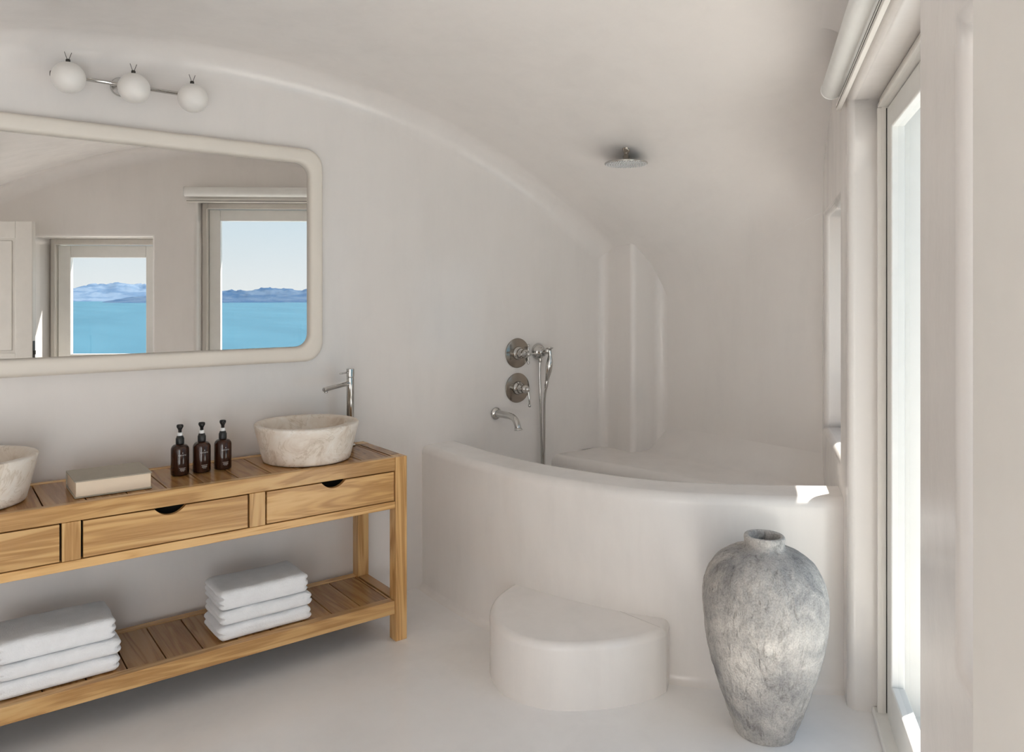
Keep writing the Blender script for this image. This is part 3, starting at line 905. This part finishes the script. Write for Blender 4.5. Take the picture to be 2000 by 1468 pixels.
for p in fine:
    ring = []
    for i in range(S):
        a = 2 * PI * i / S
        r = max(0.0005, p.x)
        q = Vector((math.cos(a) * 0.2, math.sin(a) * 0.2, p.z))
        amp = 0.0 if p.z < 0.004 else (0.35 if p.z > 0.62 else 1.0)
        n1 = noise.noise(q * 9) * 0.0022
        n2 = noise.noise(q * 34 + Vector((3, 1, 7)))
        n3 = noise.noise(Vector((q.x * 60, q.y * 60, q.z * 28)))
        mask = max(0, noise.noise(q * 7 + Vector((9, 9, 2))) + 0.25)
        d_ = (n1 + 0.0038 * abs(n2) * (0.3 + 2.0 * mask) + 0.0026 * n3) * amp
        ring.append(bm.verts.new((JX + (r + d_) * math.cos(a), JY + (r + d_) * math.sin(a), p.z)))
    rings.append(ring)
for k in range(len(rings) - 1):
    for i in range(S):
        j = (i + 1) % S
        bm.faces.new((rings[k][i], rings[k][j], rings[k + 1][j], rings[k + 1][i]))
o = finish('stoneware_jar', bm, M['jar'], None, (JX, JY, 0))
tag(o, 'large rough grey stoneware jar standing on the floor before the bathtub', 'jar')

# ------------------------------------------------------------------ bath taps on the back wall
def valve(x, z, kind, label):
    r = empty('bath_valve', (x, YW, z)); tag(r, label, 'valve', 'bath valves')
    lathe('wall_plate', [(0.0005, 0.0), (0.083, 0.0), (0.084, 0.003), (0.082, 0.007), (0.0005, 0.008)], (x, YW, z), M['nickel'], r, 56, (0, -1, 0), wn=True)
    lathe('valve_body', [(0.036, 0.006), (0.038, 0.012), (0.034, 0.020), (0.024, 0.024), (0.027, 0.032), (0.027, 0.044), (0.022, 0.050), (0.020, 0.062), (0.023, 0.068), (0.023, 0.078), (0.016, 0.086), (0.0005, 0.089)], (x, YW, z), M['chrome'], r, 36, (0, -1, 0))
    h = Vector((x, YW - 0.092, z))
    if kind == 'lever':
        bm = bmesh.new()
        bm_lathe(bm, [(0.0005, -0.016), (0.012, -0.011), (0.016, 0.0), (0.012, 0.011), (0.0005, 0.016)], 20, Matrix.Translation(h))
        bm_tube(bm, [h, h + Vector((0.004, -0.006, -0.02)), h + Vector((0.006, -0.010, -0.055)), h + Vector((0.006, -0.012, -0.085))], [0.007, 0.0065, 0.005, 0.0045], 12)
        bm_lathe(bm, [(0.0005, -0.009), (0.007, -0.006), (0.0085, 0.0), (0.007, 0.006), (0.0005, 0.009)], 16, Matrix.Translation(h + Vector((0.006, -0.012, -0.09))))
        finish('lever', bm, M['chrome'], r, h)
    else:
        hub = lathe('cross_hub', [(0.0005, -0.014), (0.011, -0.012), (0.013, 0.0), (0.011, 0.010), (0.0005, 0.014)], h + Vector((0, -0.01, 0)), M['chrome'], r, 20, (0, -1, 0))
        for dx, dz in ((0, 1), (0, -1), (1, 0), (-1, 0)):
            dv = Vector((dx, 0, dz)); c = h + Vector((0, -0.01, 0))
            bm = bmesh.new()
            bm_tube(bm, [c + dv * q for q in (0.008, 0.02, 0.026, 0.034, 0.040, 0.046, 0.052, 0.056)], [0.0045, 0.0045, 0.007, 0.0045, 0.004, 0.0075, 0.0075, 0.003], 12)
            finish('spoke', bm, M['chrome'], hub, c)
valve(2.636, 1.176, 'cross', 'upper round wall valve with chrome cross handle')
valve(2.636, 0.980, 'lever', 'lower round wall valve with a downward chrome lever')
sp = empty('bath_spout', (2.486, YW, 0.85)); tag(sp, 'short chrome bath spout on the wall below the valves', 'spout')
lathe('flange', [(0.0005, 0), (0.034, 0), (0.035, 0.004), (0.031, 0.012), (0.024, 0.016), (0.020, 0.02)], (2.486, YW, 0.85), M['chrome'], sp, 36, (0, -1, 0))
pth = crom([(2.486, 3.39, 0.85), (2.486, 3.32, 0.852), (2.486, 3.26, 0.850), (2.486, 3.225, 0.838), (2.486, 3.205, 0.812), (2.486, 3.198, 0.790)], 6)
rad = [0.0205 - 0.003 * min(1, k / 12) for k in range(len(pth))]
tube('spout_pipe', pth, rad, M['chrome'], sp, 24)
lathe('spout_lip', [(0.017, 0.0), (0.020, 0.003), (0.023, 0.010), (0.023, 0.013), (0.019, 0.013), (0.017, 0.004)], (2.486, 3.1985, 0.797), M['chrome'], sp, 28, (0, -0.2, -1), cap0=True, cap1=False)

hs = empty('hand_shower', (2.785, YW, 1.178)); tag(hs, 'chrome hand shower with a hanging hose right of the wall valves', 'shower')
lathe('outlet_rosette', [(0.0005, 0), (0.045, 0), (0.047, 0.004), (0.045, 0.012), (0.038, 0.026), (0.030, 0.034), (0.026, 0.036), (0.026, 0.052), (0.020, 0.056), (0.0005, 0.057)], (2.785, YW, 1.178), M['chrome'], hs, 40, (0, -1, 0))
c = Vector((2.785, YW - 0.05, 1.178))
bm = bmesh.new()
bm_tube(bm, [c, c + Vector((0.008, -0.025, 0.008)), c + Vector((0.012, -0.045, 0.008))], [0.02, 0.019, 0.017], 20)
finish('cradle', bm, M['chrome'], hs, c)
h0 = Vector((2.797, YW - 0.092, 1.192))
hp = crom([h0 + Vector((0, 0.0, 0.016)), h0 + Vector((0.0, -0.002, 0)), h0 + Vector((0.002, -0.002, -0.03)), h0 + Vector((0.002, 0.0, -0.06)), h0 + Vector((-0.001, 0.006, -0.11)), h0 + Vector((-0.004, 0.012, -0.15)), h0 + Vector((-0.006, 0.016, -0.175))], 5)
n = len(hp)
rp_ = []
for k in range(n):
    q = k / (n - 1)
    rp_.append(0.006 + (0.014 if q < 0.16 else 0.0) * (1 - abs(q - 0.08) / 0.09 if q < 0.16 else 0) + 0.010 * math.exp(-((q - 0.62) / 0.2) ** 2) + 0.004)
hd_ = tube('handset', hp, rp_, M['chrome'], hs, 20)
lathe('hose_nut', [(0.010, 0), (0.0105, 0.004), (0.0105, 0.03), (0.008, 0.046), (0.006, 0.05)], hp[-1], M['chrome'], hs, 20, (-0.06, 0.12, -1))
hose = crom([hp[-1] + Vector((0, 0.004, -0.03)), (2.791, 3.345, 0.90), (2.795, 3.352, 0.70), (2.800, 3.36, 0.50), (2.800, 3.352, 0.33), (2.792, 3.345, 0.262), (2.782, 3.35, 0.33), (2.788, 3.362, 0.50), (2.783, 3.366, 0.75), (2.776, 3.366, 0.95), (2.772, 3.366, 1.08), (2.773, 3.362, 1.140)], 8)
tube('hose', hose, 0.0065, M['chrome'], hs, 12)
lathe('hose_elbow', [(0.010, 0), (0.011, 0.004), (0.011, 0.02), (0.008, 0.026)], (2.773, 3.362, 1.145), M['chrome'], hs, 20, (0, 0, -1))

# ------------------------------------------------------------------ rain shower head on the vault
hx, hy_ = 2.70, 2.60
def find_on_vault():
    best = None
    for k in range(200):
        x = 2.3 + 0.006 * k
        tt = (1223 - 1000) / 1489.0
        dx, dy = math.cos(math.radians(52.6)) + tt * math.sin(math.radians(52.6)), math.sin(math.radians(52.6)) - tt * math.cos(math.radians(52.6))
        y = x * dy / dx; dep = x / dx
        zt = 1.5 + (577 - 291) / 1489.0 * dep
        e = abs(zt - zc(x, y))
        if best is None or e < best[0]: best = (e, x, y, zc(x, y))
    return best[1:]
hx, hy_, hz_ = find_on_vault()
rh = empty('rain_shower', (hx, hy_, hz_)); tag(rh, 'round chrome rain shower head hanging from the vaulted ceiling', 'shower head')
lathe('ceiling_arm', [(0.018, 0.03), (0.018, -0.012), (0.011, -0.016), (0.011, -0.030), (0.016, -0.033), (0.016, -0.048), (0.020, -0.050), (0.020, -0.058)], (hx, hy_, hz_), M['nickel'], rh, 28, cap0=False)
disc = lathe('shower_plate', [(0.0005, -0.054), (0.030, -0.056), (0.085, -0.063), (0.104, -0.066), (0.107, -0.069), (0.107, -0.073), (0.104, -0.075), (0.0005, -0.075)], (hx, hy_, hz_), M['chrome'], rh, 64, wn=True)
bm = bmesh.new()
for ringk in range(1, 9):
    nn_ = ringk * 6
    for i in range(nn_):
        a = 2 * PI * i / nn_; r = ringk * 0.0122
        bmesh.ops.create_cone(bm, cap_ends=True, segments=6, radius1=0.002, radius2=0.0026, depth=0.004, matrix=Matrix.Translation((hx + r * math.cos(a), hy_ + r * math.sin(a), hz_ - 0.0765)))
o = finish('nozzles', bm, M['clear'], disc, (hx, hy_, hz_), smooth=False); o['kind'] = 'stuff'

# ------------------------------------------------------------------ roller blind over the French door
rb = empty('roller_blind', D(-0.55, -0.04, 2.28)); tag(rb, 'white roller blind rolled up above the French door', 'blind')
lathe('roll', [(0.0005, 0), (0.035, 0), (0.036, 0.002), (0.036, 1.438), (0.035, 1.44), (0.0005, 1.44)], D(-1.34, -0.045, 2.278), M['blind'], rb, 40, U, wn=True)
for a in (-1.344, 0.100):
    lathe('end_cap', [(0.0005, 0), (0.037, 0), (0.0385, 0.001), (0.0385, 0.004), (0.0005, 0.004)], D(a, -0.045, 2.278), M['white'], rb, 40, U)
dbox('wall_bracket', -1.34, 0.1, -0.012, 0.0, 2.285, 2.31, M['dark'], rb, 0.0)  # bracket coloured dark to keep the gap behind the roll in shade
hb = dbox('hem_bar', -1.34, 0.125, -0.026, -0.010, 2.200, 2.228, M['paint'], rb, 0.003)
dbox('guide_slot', -1.338, 0.123, -0.0265, -0.0255, 2.211, 2.2145, M['dark'], hb, 0.0)
